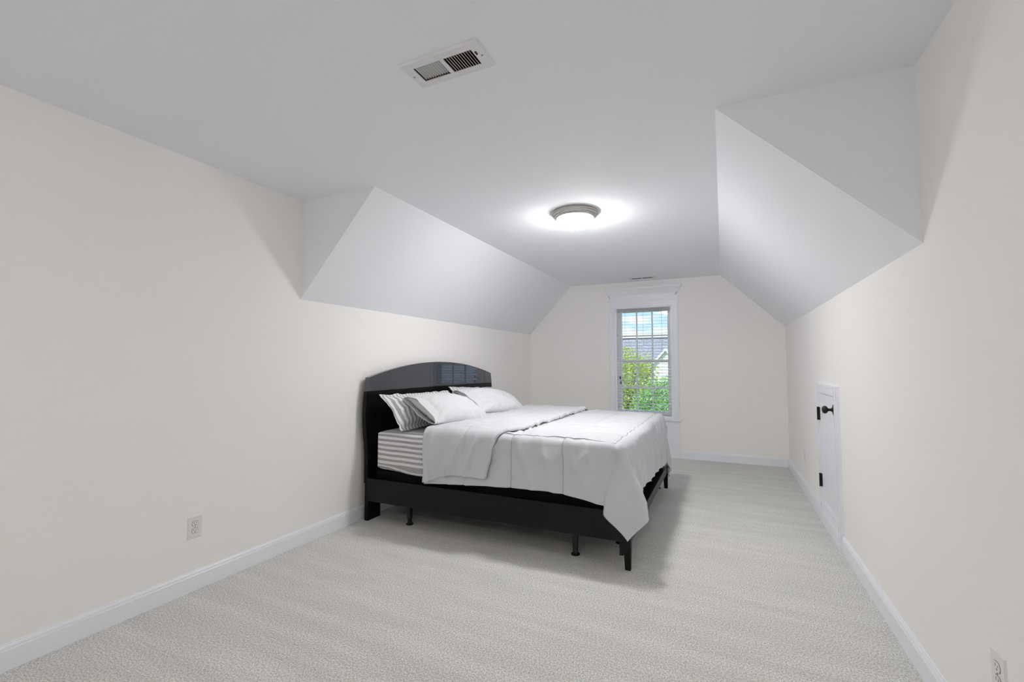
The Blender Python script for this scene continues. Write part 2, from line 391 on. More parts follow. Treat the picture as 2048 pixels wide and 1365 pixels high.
# blind
bl = empty('window_blind', ((OX0 + OX1) / 2, D + 0.028, 2.055)); tag(bl, 'white horizontal slat blind, lowered and open, in front of the panes', 'blind')
bx0, bx1, by = OX0 + 0.006, OX1 - 0.006, D + 0.024
m = MB(); m.box(bx0, bx1, by - 0.022, by + 0.024, 2.026, 2.072); m.box(bx0, bx1, by - 0.026, by - 0.022, 2.022, 2.066)
at(m.build('headrail', M_BLIND, bevel=0.002), bl)
NS = 33; zt, zb = 2.000, 0.628
sm = MB(); hw = 0.5 * (bx1 - bx0)
for sgn in (1,):
    pr = [(-0.023, -0.0008), (-0.010, 0.0012), (0.010, 0.0012), (0.023, -0.0008), (0.023, 0.0010), (0.010, 0.0030), (-0.010, 0.0030), (-0.023, 0.0010)]
    sm.prism(pr, 'x', -hw, hw)
slat0 = None
for k in range(NS):
    z = zt + (zb - zt) * k / (NS - 1)
    if slat0 is None: s = slat0 = sm.build('slat', M_BLIND)
    else: s = slat0.copy(); COL.objects.link(s)
    s.parent = bl; s.location = (0, by - (D + 0.028), z - 2.055); s.rotation_euler = (0.10, 0, 0)
m = MB(); m.box(bx0, bx1, by - 0.023, by + 0.023, 0.578, 0.600)
at(m.build('bottom_rail', M_BLIND, bevel=0.004), bl)
for x in (1.462, 1.711, 1.962):
    m = MB(); m.tube([(x, by - 0.0255, 2.03), (x, by - 0.0255, 0.59)], 0.0010, 5); m.tube([(x, by + 0.0255, 2.03), (x, by + 0.0255, 0.59)], 0.0010, 5)
    at(m.build('ladder_cord', M_CORD), bl)
for x, z in ((1.389, 1.095), (1.397, 1.025)):
    m = MB(); m.tube([(x, by - 0.032, 2.03), (x, by - 0.032, z)], 0.0011, 5)
    c = at(m.build('pull_cord', M_CORD), bl)
    m = MB(); m.lathe([(0.002, 0.022), (0.006, 0.018), (0.009, -0.016), (0.007, -0.022), (0.0, -0.022)], 12, (x, by - 0.032, z - 0.018))
    t = m.build('tassel', M_BLKM, smooth='auto'); t.parent = c; t.matrix_parent_inverse = c.matrix_parent_inverse.copy(); t.parent = c
    t.matrix_parent_inverse = Matrix.Identity(4)

# ------------------------------------------------------------------ ceiling registers
def register(v):
    x0, x1, y0, y1 = v; cx, cy = (x0 + x1) / 2, (y0 + y1) / 2; L, B = (x1 - x0) / 2, (y1 - y0) / 2
    r = empty('ceiling_register', (cx, cy, H))
    hb = B - 0.036; h0, h1, h2, h3 = -L + 0.045, -0.008, 0.008, L - 0.045
    m = MB(); plate_holes(m, -L + 0.006, L - 0.006, -B + 0.006, B - 0.006, [(h0, h1, -hb, hb), (h2, h3, -hb, hb)], lambda q, a, b, c, d: q.box(a, b, c, d, -0.010, -0.006))
    # sloping rim
    o = [(-L, -B, -0.0005), (L, -B, -0.0005), (L, B, -0.0005), (-L, B, -0.0005)]; i_ = [(-L + 0.006, -B + 0.006, -0.010), (L - 0.006, -B + 0.006, -0.010), (L - 0.006, B - 0.006, -0.010), (-L + 0.006, B - 0.006, -0.010)]
    m.add(o + i_, [(k, (k + 1) % 4, 4 + (k + 1) % 4, 4 + k) for k in range(4)])
    m.build('frame', M_VENT, r)
    m = MB()  # duct throat above
    a, b, c, d = h0 - 0.004, h3 + 0.004, -hb - 0.004, hb + 0.004
    m.add([(x, y, z) for z in (-0.006, 0.115) for x, y in ((a, c), (b, c), (b, d), (a, d))], [(0, 1, 5, 4), (1, 2, 6, 5), (2, 3, 7, 6), (3, 0, 4, 7), (4, 5, 6, 7)])
    m.build('duct', M_DUCT, r)
    sl = {}
    for side, (a, b), ang in (('l', (h0, h1), 0.50), ('r', (h2, h3), -0.62)):
        for k in range(11):
            x = a + (b - a) * (k + 0.5) / 11
            if side not in sl:
                hl = 0.0040 if side == 'l' else 0.0080; dx, dz = math.sin(ang) * hl, math.cos(ang) * hl; nx, nz = math.cos(ang) * 0.0007, -math.sin(ang) * 0.0007
                q = MB().prism([(-dx - nx, -dz - nz), (-dx + nx, -dz + nz), (dx + nx, dz + nz), (dx - nx, dz - nz)], 'y', -hb, hb).build('louvre', M_VENT)
                sl[side] = q
            else: q = sl[side].copy(); COL.objects.link(q)
            q.parent = r; q.location = (x, 0, 0.0005)
    m = MB().box(h2 - 0.002, h3 + 0.002, -0.006, 0.006, 0.022, 0.026); m.build('damper_bar', M_DUCT, r)
    for x in (-L + 0.020, L - 0.020):
        MB().lathe([(0.0045, 0.0), (0.0045, -0.0015), (0.002, -0.003), (0, -0.003)], 10, (x, 0, -0.010)).build('screw', M_SCREW, r, smooth='auto')
    MB().box(L - 0.036, L - 0.031, -0.030, 0.002 - 0.016, -0.014, -0.0095).build('lever', M_DARK, r)
    return r
r1 = tag(register(V1), 'large white metal ceiling register with louvres, nearest the viewer', 'vent', 'ceiling air registers')
r2 = copy_tree(r1); r2.location = ((V2[0] + V2[1]) / 2, (V2[2] + V2[3]) / 2, H); r2.scale = (1, (V2[3] - V2[2]) / (V1[3] - V1[2]), 1)
tag(r2, 'small far white ceiling register just above the window', 'vent', 'ceiling air registers')

# ------------------------------------------------------------------ flush ceiling lamp
def ceiling_lamp(x, y, label):
    L = tag(empty('ceiling_lamp', (x, y, H)), label, 'lamp')
    MB().lathe([(0.150, 0.0), (0.174, -0.0005), (0.178, -0.007), (0.178, -0.018), (0.173, -0.023), (0.169, -0.024), (0.169, -0.031), (0.163, -0.037), (0.158, -0.039), (0.155, -0.048), (0.147, -0.053), (0.141, -0.053), (0.138, -0.049), (0.136, -0.02)], 64).build('pan', M_NICKEL, L, smooth='auto')
    dome = [(0.137, -0.040)] + [(0.139 * math.cos(a) ** 0.85, -0.044 - 0.088 * math.sin(a)) for a in np.linspace(0.0, PI / 2 - 0.06, 11)] + [(0.0, -0.132)]
    MB().lathe(dome, 40).build('glass_dome', M_LAMP, L, smooth=True)
    MB().lathe([(0.0, -0.128), (0.010, -0.130), (0.012, -0.134), (0.006, -0.137), (0.007, -0.141), (0.004, -0.146), (0, -0.147)], 16).build('finial', M_NICKEL, L, smooth='auto')
    return L
l1 = ceiling_lamp(1.712, 3.345, 'lit flush ceiling lamp with frosted dome and nickel rim above the bed')
fill_l = copy_tree(l1); fill_l.location = (1.70, -0.75, H);  # unseen copy added as fill light for the near half of the room
for c in fill_l.children:
    if c.name.startswith('glass_dome'): c.data = c.data.copy(); c.data.materials[0] = M_LAMP_FILL
tag(fill_l, 'added fill lamp behind the viewer, a copy of the ceiling lamp')

# ------------------------------------------------------------------ outlets
def outlet(side, y, z, label):
    o = tag(empty('power_outlet', (0 if side == 'l' else W, y, z)), label, 'outlet', 'duplex power outlets')
    if side == 'r': o.rotation_euler = (0, 0, PI)
    m = MB(); hw_, hh = 0.039, 0.062
    a = [(0.0, -hw_, -hh), (0.0, hw_, -hh), (0.0, hw_, hh), (0.0, -hw_, hh)]; t = 0.0055; k = 0.004
    b = [(t, -hw_ + k, -hh + k), (t, hw_ - k, -hh + k), (t, hw_ - k, hh - k), (t, -hw_ + k, hh - k)]
    m.add(a + b, [(i, (i + 1) % 4, 4 + (i + 1) % 4, 4 + i) for i in range(4)] + [(4, 5, 6, 7)])
    m.build('cover_plate', M_PLATE, o)
    for zc in (0.0195, -0.0195):
        m = MB(); n = 28; pts = []
        for i in range(n):
            aa = 2 * PI * i / n; pts.append((0.0165 * math.cos(aa), zc + max(-0.0135, min(0.0135, 0.0165 * math.sin(aa)))))
        m.prism(pts, 'x', t - 0.001, t + 0.0016); f = m.build('socket', M_PLATE, o)
        # dark gap ring around the socket face
        m = MB(); pts2 = [(p[0] * 1.09, zc + (p[1] - zc) * 1.09) for p in pts]; m.prism(pts2, 'x', t - 0.0005, t + 0.0003); m.build('gap', M_DARK, f)
        m = MB(); m.box(t + 0.0015, t + 0.0019, -0.0072, -0.0052, zc - 0.001, zc + 0.0075); m.box(t + 0.0015, t + 0.0019, 0.0052, 0.0072, zc - 0.0002, zc + 0.0067)
        m.lathe([(0.0026, 0), (0.0026, 0.0004), (0, 0.0004)], 12, (t + 0.0015, 0, zc - 0.0075), 'x'); m.build('slots', M_DARK, f)
    MB().lathe([(0.0032, 0), (0.0028, 0.0012), (0, 0.0014)], 12, (t, 0, 0), 'x').build('screw', M_SCREW, o, smooth='auto')
    return o
outlet('l', 1.616, 0.351, 'white duplex outlet on the left wall')
outlet('r', 1.842, 0.360, 'white duplex outlet on the right wall, cut by the corner of the picture')
outlet('r', 5.322, 0.356, 'far white duplex outlet on the right wall beyond the little access door')

# ------------------------------------------------------------------ access door in the right wall
dr = empty('door_1', (W, (DY0 + DY1) / 2, 0)); struct(dr, 'small white attic access door with black knob and hinges', 'door')
def dcas(name, y0, y1, z0, z1, th=0.020, vertical=True):
    m = MB(); m.box(W - th, W, y0, y1, z0, z1)
    if vertical: m.box(W - th - 0.004, W - th, y0 + 0.008 if y0 < 4 else y1 - 0.024, y0 + 0.024 if y0 < 4 else y1 - 0.008, z0, z1); m.box(W - th - 0.003, W - th, y1 - 0.018 if y0 < 4 else y0 + 0.008, y1 - 0.008 if y0 < 4 else y0 + 0.018, z0, z1)
    else: m.box(W - th - 0.004, W - th, y0, y1, z1 - 0.024, z1 - 0.008); m.box(W - th - 0.003, W - th, y0, y1, z0 + 0.008, z0 + 0.018)
    return at(m.build(name, M_TRIM, bevel=0.0015), dr)
cw = 0.078
dcas('casing', DY0, DY0 + cw, 0.0, 1.110); dcas('casing', DY1 - cw, DY1, 0.0, 1.110)
dcas('casing', DY0 + cw, DY1 - cw, 1.035, 1.110, vertical=False); dcas('casing', DY0 + cw, DY1 - cw, 0.110, 0.187, vertical=False)
m = MB(); m.prism([(W - p[0] - 0.006, p[1]) for p in BP] , 'y', DY0 + cw, DY1 - cw); m.box(W - 0.007, W, DY0 + cw, DY1 - cw, 0, 0.11); at(m.build('bottom_rail', M_TRIM), dr)
m = MB(); m.box(W - 0.0005, W, DY0 + cw, DY1 - cw, 0.187, 1.035); at(m.build('gap', M_DARK), dr)
leaf = at(MB().box(W - 0.013, W - 0.0005, DY0 + cw + 0.003, DY1 - cw - 0.003, 0.190, 1.031).build('door_leaf', M_TRIM, bevel=0.0015), dr)
for z in (0.868, 0.340):
    m = MB(); m.lathe([(0.0065, -0.052), (0.0075, -0.052), (0.0075, 0.052), (0.0065, 0.052)], 12, (W - 0.026, DY1 - cw + 0.002, z)); m.box(W - 0.022, W - 0.018, DY1 - cw + 0.002, DY1 - cw + 0.016, z - 0.050, z + 0.050); m.box(W - 0.022, W - 0.012, DY1 - cw - 0.012, DY1 - cw + 0.002, z - 0.050, z + 0.050)
    h = m.build('hinge', M_BLKM, smooth='auto'); h.parent = dr; h.matrix_parent_inverse = Matrix.Translation(-dr.location); h['label'] = 'black butt hinge'
m = MB()
kp = [(0.0, -0.072), (0.012, -0.0715), (0.022, -0.067), (0.0275, -0.058), (0.0275, -0.050), (0.022, -0.041), (0.012, -0.036), (0.0095, -0.030), (0.0095, -0.022), (0.013, -0.014), (0.022, -0.009), (0.036, -0.006), (0.039, -0.003), (0.039, 0.0)]
m.lathe(kp, 32, (W - 0.013, 3.862, 0.942), 'x')
k = m.build('door_knob', M_BLKM, smooth='auto'); k.parent = dr; k.matrix_parent_inverse = Matrix.Translation(-dr.location); k['label'] = 'round black door knob'

# ------------------------------------------------------------------ bed frame
BC = 3.945                      # middle of the headboard
bed = tag(empty('bed_frame', (1.1, 3.9, 0)), 'black lacquered bed frame with arched glossy headboard', 'bed')
def pb(m, name, ma, **k): return at(m.build(name, ma, **k), bed)
HX0, HX1 = 0.052, 0.090
def half(z):                     # half width of the headboard at height z
    pts = [(0.0, 1.040), (0.50, 1.042), (0.60, 1.049), (0.70, 1.063), (0.78, 1.072), (0.86, 1.074), (0.94, 1.071), (1.045, 1.060), (1.158, 1.040)]
    for (a, u), (b, v) in zip(pts, pts[1:]):
        if a <= z <= b: return u + (v - u) * (z - a) / (b - a)
    return pts[-1][1]
def arch(y): t = (y - BC) / 1.040; return 1.158 + 0.134 * (1 - abs(t) ** 2.05)
def bow(y, z): return 0.0195 * (y - BC) + (y - BC) ** 2 / 82.0 - 0.007 * max(0, z - 1.045)
def hpanel(name, z0, ztop, ma, front):
    """board with curved sides and top, slightly bowed towards the room; columns in y, rows in z"""
    nc, nr = 48, 14; P = []
    for side in (0, 1):
        for i in range(nr + 1):
            for j in range(nc + 1):
                u = -1 + 2 * j / nc
                for _ in range(2):
                    zz = z0 + (ztop(BC + u * 1.0) - z0) * i / nr
                y = BC + u * half(zz); zz = z0 + (ztop(min(max(y, BC - 1.04), BC + 1.04)) - z0) * i / nr
                P.append(((HX0 if side == 0 else front) + bow(y, zz), y, zz))
    k = nc + 1; n = (nr + 1) * k; fs = []
    for i in range(nr):
        for j in range(nc):
            a = i * k + j; fs.append((a, a + 1, a + k + 1, a + k)); fs.append((n + a, n + a + k, n + a + k + 1, n + a + 1))
    rim = [j for j in range(k)] + [i * k + nc for i in range(1, nr + 1)] + [nr * k + j for j in range(nc - 1, -1, -1)] + [i * k for i in range(nr - 1, 0, -1)]
    for q in range(len(rim)):
        a, b2 = rim[q], rim[(q + 1) % len(rim)]; fs.append((a, n + a, n + b2, b2))
    return pb(MB().add(P, fs), name, ma, smooth='auto')
hpanel('headboard_top_panel', 1.047, arch, M_GLOSS, HX1)['label'] = 'glossy arched black top panel'
hpanel('headboard_lower_panel', 0.30, lambda y: 1.045, M_SATIN, HX1 - 0.002)
for y0, y1 in ((BC - 1.040, BC - 0.890), (BC + 0.890, BC + 1.040)):
    pb(MB().box(HX0, HX1 - 0.002, y0, y1, 0.0, 0.30), 'headboard_leg', M_SATIN, bevel=0.002)
RY0, RY1 = 2.885, 4.955
for y0, y1 in ((RY0, RY0 + 0.028), (RY1 - 0.028, RY1)):
    pb(MB().box(HX1, 2.150, y0, y1, 0.166, 0.347), 'side_rail', M_RAIL, bevel=0.002)
pb(MB().box(2.155, 2.187, RY0 + 0.046, RY1 - 0.046, 0.166, 0.240), 'foot_rail', M_RAIL, bevel=0.002)
for ys in (RY0 - 0.006, RY1 - 0.040):
    m = MB(); a = [(2.142, ys), (2.188, ys), (2.188, ys + 0.046), (2.142, ys + 0.046)]; b = [(2.150, ys + 0.006), (2.184, ys + 0.006), (2.184, ys + 0.040), (2.150, ys + 0.040)]
    m.add([(x, y, 0.0) for x, y in b] + [(x, y, 0.165) for x, y in a] + [(x, y, 0.235) for x, y in a], [(0, 3, 2, 1), (8, 9, 10, 11)] + [(r * 4 + i, r * 4 + (i + 1) % 4, (r + 1) * 4 + (i + 1) % 4, (r + 1) * 4 + i) for r in (0, 1) for i in range(4)])
    pb(m, 'foot_post', M_RAIL, bevel=0.002)
    y = ys + 0.003 if ys < 3.9 else ys + 0.015
    pb(MB().box(2.118, 2.1415, y, y + 0.028, 0.085, 0.166), 'corner_block', M_SATIN, bevel=0.001)
def support(x, y, lab=None):
    m = MB(); m.box(x - 0.016, x + 0.016, y - 0.016, y + 0.016, 0.045, 0.20)
    m.lathe([(0.019, 0.0), (0.030, 0.0), (0.030, 0.006), (0.019, 0.014), (0.0165, 0.05), (0.0165, 0.06), (0, 0.06)][1:], 16, (x, y, 0))
    return pb(m, 'support_leg', M_LEGP)
for x in (0.445, 1.12, 1.805):
    if x != 1.12: support(x, 2.985)
    support(x, 3.92)
support(2.035, 3.30); support(2.09, 4.90)
pb(MB().box(0.10, 2.12, 3.895, 3.945, 0.17, 0.21), 'centre_beam', M_SATIN)
for k in range(9):
    x = 0.18 + k * 0.235; pb(MB().box(x, x + 0.09, RY0 + 0.03, RY1 - 0.03, 0.211, 0.228), 'slat', M_SATIN)
o = MB().box(0.142, 2.125, 2.925, 4.905, 0.229, 0.405).build('box_spring', M_BOX, bevel=0.02); tag(o, 'low black box spring between mattress and bed rails', 'box spring')

# ------------------------------------------------------------------ cloth helpers
def fbm(x, y, z, o=3):
    v = 0; a = 1.0; s = 1.0
    for _ in range(o):
        v += a * noise.noise(Vector((x * s, y * s, z * s))); a *= 0.5; s *= 2.03
    return v
def grid_mesh(name, P, material, parent=None, wrap=False, attr=None, solid=0.0):
    n, k = P.shape[:2]
    vs = P.reshape(-1, 3); fs = []
    for i in range(n - 1):
        for j in range(k - 1 if not wrap else k):
            fs.append((i * k + j, i * k + (j + 1) % k, (i + 1) * k + (j + 1) % k, (i + 1) * k + j))
    me = bpy.data.meshes.new(name); me.from_pydata([tuple(v) for v in vs], [], fs); me.materials.append(material)
    me.polygons.foreach_set('use_smooth', [True] * len(me.polygons))
    if attr is not None:
        a = me.attributes.new('stripe', 'FLOAT', 'POINT'); a.data.foreach_set('value', np.asarray(attr, dtype=np.float32).ravel())
    o = bpy.data.objects.new(name, me); COL.objects.link(o); o.parent = parent
    if solid:
        s = o.modifiers.new('thickness', 'SOLIDIFY'); s.thickness = solid; s.offset = 1
    return o
def normals(P):
    du = np.gradient(P, axis=0); dv = np.gradient(P, axis=1); n = np.cross(du, dv); l = np.linalg.norm(n, axis=2, keepdims=True); return n / np.maximum(l, 1e-9)

# ------------------------------------------------------------------ mattress in its striped fitted sheet
def mattress():
    x0, x1, y0, y1, z0, z1, r = 0.142, 2.115, 2.915, 4.905, 0.406, 0.722, 0.060
    # section in y-z, swept along x with rounded ends
    sec = []; acc = 0
    def arc(cy, cz, a0, a1, n=7):
        for a in np.linspace(a0, a1, n): sec.append((cy + r * math.cos(a), cz + r * math.sin(a)))
    sec.append(((y0 + y1) / 2, z0)); 
    for t in np.linspace(0.1, 1, 8): sec.append(((y0 + y1) / 2 + ((y0 + r) - (y0 + y1) / 2) * t, z0))
    arc(y0 + r, z0 + r, -PI / 2, -PI, 7)
    for t in np.linspace(0.05, 0.95, 14): sec.append((y0, z0 + r + (z1 - z0 - 2 * r) * t))
    arc(y0 + r, z1 - r, PI, PI / 2, 7)
    for t in np.linspace(0.02, 0.98, 40): sec.append((y0 + r + (y1 - y0 - 2 * r) * t, z1))
    arc(y1 - r, z1 - r, PI / 2, 0, 7)
    for t in np.linspace(0.1, 0.9, 5): sec.append((y1, z1 - r - (z1 - z0 - 2 * r) * t))
    arc(y1 - r, z0 + r, 0, -PI / 2, 7)
    for t in np.linspace(0.1, 0.95, 8): sec.append((y1 - r + ((y0 + y1) / 2 - (y1 - r)) * t, z0))
    sec = np.array(sec); arcl = np.concatenate([[0], np.cumsum(np.linalg.norm(np.diff(sec, axis=0), axis=1))])
    xs = []
    for a in np.linspace(0, PI / 2, 7): xs.append((x0 + r * (1 - math.sin(a)) if False else x0 + r - r * math.cos(PI / 2 - a), 0))
    ring = []
    for a in np.linspace(0, PI / 2, 7): ring.append((x0 + r * (1 - math.sin(a)), r * (1 - math.cos(PI / 2 - a)) * 0 + r * (1 - math.cos(a))))
    ring = [(x0 + r * (1 - math.sin(a)), r * (1 - math.cos(a))) for a in np.linspace(PI / 2, 0, 7)]
    mids = [(x, 0.0) for x in np.linspace(x0 + r, x1 - r, 120)[1:-1]]
    ring2 = [(x1 - r + r * math.sin(a), r * (1 - math.cos(a))) for a in np.linspace(0, PI / 2, 7)]
    R_ = ring + mids + ring2
    cy, cz = (y0 + y1) / 2, (z0 + z1) / 2
    P = np.zeros((len(R_) + 2, len(sec), 3)); A = np.zeros((len(R_) + 2, len(sec)))
    for i, (x, ins) in enumerate(R_):
        for j, (y, z) in enumerate(sec):
            yy = min(max(y, y0 + ins), y1 - ins) if ins else y; zz = min(max(z, z0 + ins), z1 - ins) if ins else z
            if y0 < y < y0 + 0.6:                      # gathers of the fitted sheet on the near side
                side = max(0, min(1, (y0 + r * 1.2 - y) / r))
                zz_ = (z - z0) / (z1 - z0)
                g = side * (0.0035 * fbm(x * 9 - zz_ * 2.2, zz_ * 1.4, 3.1) + 0.006 * math.exp(-((zz_ - (x - 0.32) * 2.0) / 0.05) ** 2) * (0.25 < x < 0.72) + 0.005 * math.exp(-((zz_ - (x - 0.42) * 1.9) / 0.04) ** 2) * (0.35 < x < 0.78))
                zz += side * 0.012 * math.sin(x * 9) * (1 - zz_) - side * 0.02 * max(0, 1 - abs(zz_ - .1) / .3) * math.exp(-((x - 0.60) / 0.2) ** 2)
                yy -= g
            P[i + 1, j] = (x, yy, zz); A[i + 1, j] = arcl[j] + 0.006 * fbm(x * 3, y * 3, z * 3)
    P[0] = P[1]; P[0, :, 1] = cy; P[0, :, 2] = cz; P[-1] = P[-2]; P[-1, :, 1] = cy; P[-1, :, 2] = cz; A[0] = A[1]; A[-1] = A[-2]
    o = grid_mesh('mattress', P, M_STRIPE, wrap=True, attr=A)
    return tag(o, 'king mattress in a grey and white striped fitted sheet', 'mattress')
mattress()

# ------------------------------------------------------------------ comforter
XE, YN, YF, ZT = 2.115, 2.945, 4.885, 0.752
RR = 0.036
CK = [(0.0, 0.0, -0.06), (0.10, -0.10, -0.05), (0.22, -0.27, -0.09), (0.32, -0.25, -0.17), (0.50, 0.09, -0.20), (0.68, 0.37, -0.19), (0.78, 0.39, -0.10), (0.88, 0.16, -0.02), (1.0, 0.06, 0.0)]
def cone(t):
    n = len(CK)
    for i in range(n - 1):
        a, b = CK[i], CK[i + 1]
        if a[0] <= t <= b[0]:
            p, q = CK[max(0, i - 1)], CK[min(n - 1, i + 2)]; hh = b[0] - a[0]; k = (t - a[0]) / hh; res = []
            for c in (1, 2):
                m0 = (b[c] - p[c]) / (b[0] - p[0]) * hh; m1 = (q[c] - a[c]) / (q[0] - a[0]) * hh
                res.append((2 * k ** 3 - 3 * k * k + 1) * a[c] + (k ** 3 - 2 * k * k + k) * m0 + (-2 * k ** 3 + 3 * k * k) * b[c] + (k ** 3 - k * k) * m1)
            return res
    return CK[-1][1:]
def fil(d):
    if d <= 0: return 0.0, 0.0
    q = RR * PI / 2
    if d < q: return RR * math.sin(d / RR), RR * (1 - math.cos(d / RR))
    return RR, RR + d - q
def drape(s, t, flare=0.06):
    """flat sheet point (s along the bed, t across it) -> hanging point"""
    a = s - XE; near = YN - t; far = t - YF; b = max(near, far); sg = -1 if near > far else 1; ye = YN if sg < 0 else YF
    if a <= 0 and b <= 0: return s, t, ZT
    if a <= 0:
        o, d = fil(b); return s, ye + sg * (o + flare * max(0, d - RR)), ZT - d
    if b <= 0:
        o, d = fil(a); return XE + o + 0.06 * max(0, d - RR), t, ZT - d
    r = math.hypot(a, b); th = math.atan2(a, b) / (PI / 2); o, d = fil(r); k = max(0, d - RR)
    cx, cy = cone(th); k = min(k, 0.30) + 0.35 * max(0, k - 0.30)
    if sg > 0: cx, cy = 0.06 * th + 0.10 * math.sin(th * PI), -0.06 * (1 - th) + 0.06 * math.sin(th * PI)
    dx = o * math.sin(th * PI / 2) + k * cx; dy = o * math.cos(th * PI / 2) - k * cy - 0.0
    return XE + dx, ye + sg * dy, ZT - d
SEAM_S = [0.635, 1.005, 1.375, 1.747, 2.095]; SEAM_T = [2.955, 3.325, 3.695, 4.065, 4.435, 4.875]
def puff(s, t, amp=0.016):
    ds = min(abs(s - q) for q in SEAM_S); dt = min(abs(t - q) for q in SEAM_T)
    f = (1 - math.exp(-(ds / 0.013) ** 1.3)) * (1 - math.exp(-(dt / 0.013) ** 1.3))
    pk = math.exp(-ds / 0.06) * 0.0055 * noise.noise(Vector((t * 30, s * 4, 7))) + math.exp(-dt / 0.07) * 0.0065 * noise.noise(Vector((s * 30, t * 4, 1)))
    near = max(0.0, 1 - math.hypot(max(0, s - XE + 0.05), max(0, YN + 0.05 - t, t - YF + 0.05)) / 0.10) if (s > XE - 0.05 and (t < YN + 0.05 or t > YF - 0.05)) else 0.0
    return (amp * f + pk) * (1 - near) + amp * 0.6 * near
def ridge(x, y, z): return (1 - min(1, abs(noise.noise(Vector((x, y, z)))) * 2.2)) ** 2
def comforter():
    root = tag(empty('comforter', (1.4, 3.9, 0.74)), 'white quilted comforter with its top end turned back, hanging over the foot corner', 'comforter')
    S0 = 0.668
    def bm_near(s): return float(np.interp(s, [0.66, 0.9, 1.29, 1.66, 1.9, 2.06, 2.3], [0.405, 0.385, 0.362, 0.350, 0.375, 0.400, 0.405]))
    def am(t): return float(np.interp(t, [2.9, 3.3, 3.6, 4.2, 4.9], [0.415, 0.40, 0.405, 0.44, 0.49]))
    ts = [('n', k / 52) for k in range(52, 0, -1)] + [('m', t) for t in np.linspace(YN, YF, 122)] + [('f', k / 26) for k in range(1, 27)]
    ss = [('m', s) for s in np.linspace(S0, XE, 112)] + [('d', k / 56) for k in range(1, 57)]
    P = np.zeros((len(ss), len(ts), 3)); H_ = np.zeros((len(ss), len(ts)))
    for i, (ks, sv) in enumerate(ss):
        for j, (kt, tv) in enumerate(ts):
            tt = YN if kt == 'n' else (YF if kt == 'f' else tv)
            s = sv if ks == 'm' else XE + sv * am(tt)
            t = tv if kt == 'm' else (YN - tv * bm_near(s) if kt == 'n' else YF + tv * 0.42)
            x, y, z = drape(s, t)
            P[i, j] = (x, y, z)
            h = puff(s, t)
            bdep = max(0, YN - t, 0); adep = max(0, s - XE)
            dep = max(bdep, max(0, t - YF), adep)
            cone_ = bdep > 0.02 and adep > 0.02
            if dep > 0 and not cone_:
                q = (s if adep == 0 else t)
                w = min(1, dep / 0.12)
                h += w * (0.015 * noise.noise(Vector((q * 5.5, dep * 0.8, 2.2))) + 0.011 * noise.noise(Vector((q * 12 + dep * 3, dep * 2.0, 5))))
                h += 0.024 * ridge(q * 9 + dep * 3, dep * 2.5, 3.3) * math.exp(-((dep - 0.10) / 0.09) ** 2) + w * 0.018 * ridge(q * 5.5 - dep * 2, dep * 1.3, 8.8)
                h += 0.014 * math.exp(-((dep - 0.09) / 0.07) ** 2) * noise.noise(Vector((q * 20 + 3 * dep, dep * 5, 9)))
            elif dep == 0:
                h += 0.010 * ridge(s * 2.4, t * 11, 6.1) + 0.008 * fbm(s * 2.0, t * 9, 4) + 0.009 * noise.noise(Vector((s * 6, t * 24, 2)))
            else: h += 0.007 * fbm(s * 6, t * 6, 1) * min(1, max(0, dep - 0.08) / 0.1)
            dc = math.hypot(s - XE, min(abs(t - YN), abs(t - YF)))
            if not cone_: base_ = puff(s, t); h = base_ + (h - base_) * min(1, max(0, dc - 0.03) / 0.14)
            H_[i, j] = h
    N = normals(P); N *= -1 if N[40, 110, 2] < 0 else 1
    P = P + N * H_[..., None]
    P[..., 2] = np.maximum(P[..., 2], 0.02)
    def seam(idx, name='stitched_seam'):
        pts = [P[i, j] + N[i, j] * 0.0012 for i, j in idx]
        at(MB().tube(pts, 0.0019, 6).build(name, M_SEAM, smooth=True), root)
    sv = [v for k_, v in ss]; tv_ = [v if k_ == 'm' else None for k_, v in ts]
    near_i = lambda q: min((abs(v - q), i) for i, (k_, v) in enumerate(ss) if k_ == 'm')[1]
    near_j = lambda q: min((abs(v - q), j) for j, (k_, v) in enumerate(ts) if k_ == 'm')[1]
    jn, jf, ie = near_j(2.952), near_j(4.875), near_i(2.095)
    seam([(i, jn) for i in range(near_i(1.20), ie + 1)]); seam([(ie, j) for j in range(jn, jf + 1)])
    for q in (1.375, 1.747): seam([(near_i(q), j) for j in range(0, jn + 1)])
    grid_mesh('quilt_body', P, M_QUILT, None, solid=0.014)
    b = COL.objects['quilt_body']; at(b, root)
    # the turned-back end
    def e_s(t): return 1.352 - 0.085 * math.exp(-max(0, t - 2.9) / 0.16) - (0.09 * max(0, YN - t) / 0.33)
    U = [('u', a) for a in np.linspace(PI * 0.9, 0.15, 8)] + [('m', k) for k in np.linspace(0, 1, 70)] + [('e', a) for a in (0.3, 0.7, 1.0)]
    ts = [('n', k / 44) for k in range(44, 0, -1)] + [('m', t) for t in np.linspace(YN, YF, 122)] + [('f', k / 20) for k in range(1, 21)]
    P = np.zeros((len(U), len(ts), 3)); H_ = np.zeros((len(U), len(ts)))
    LIFT = 0.034
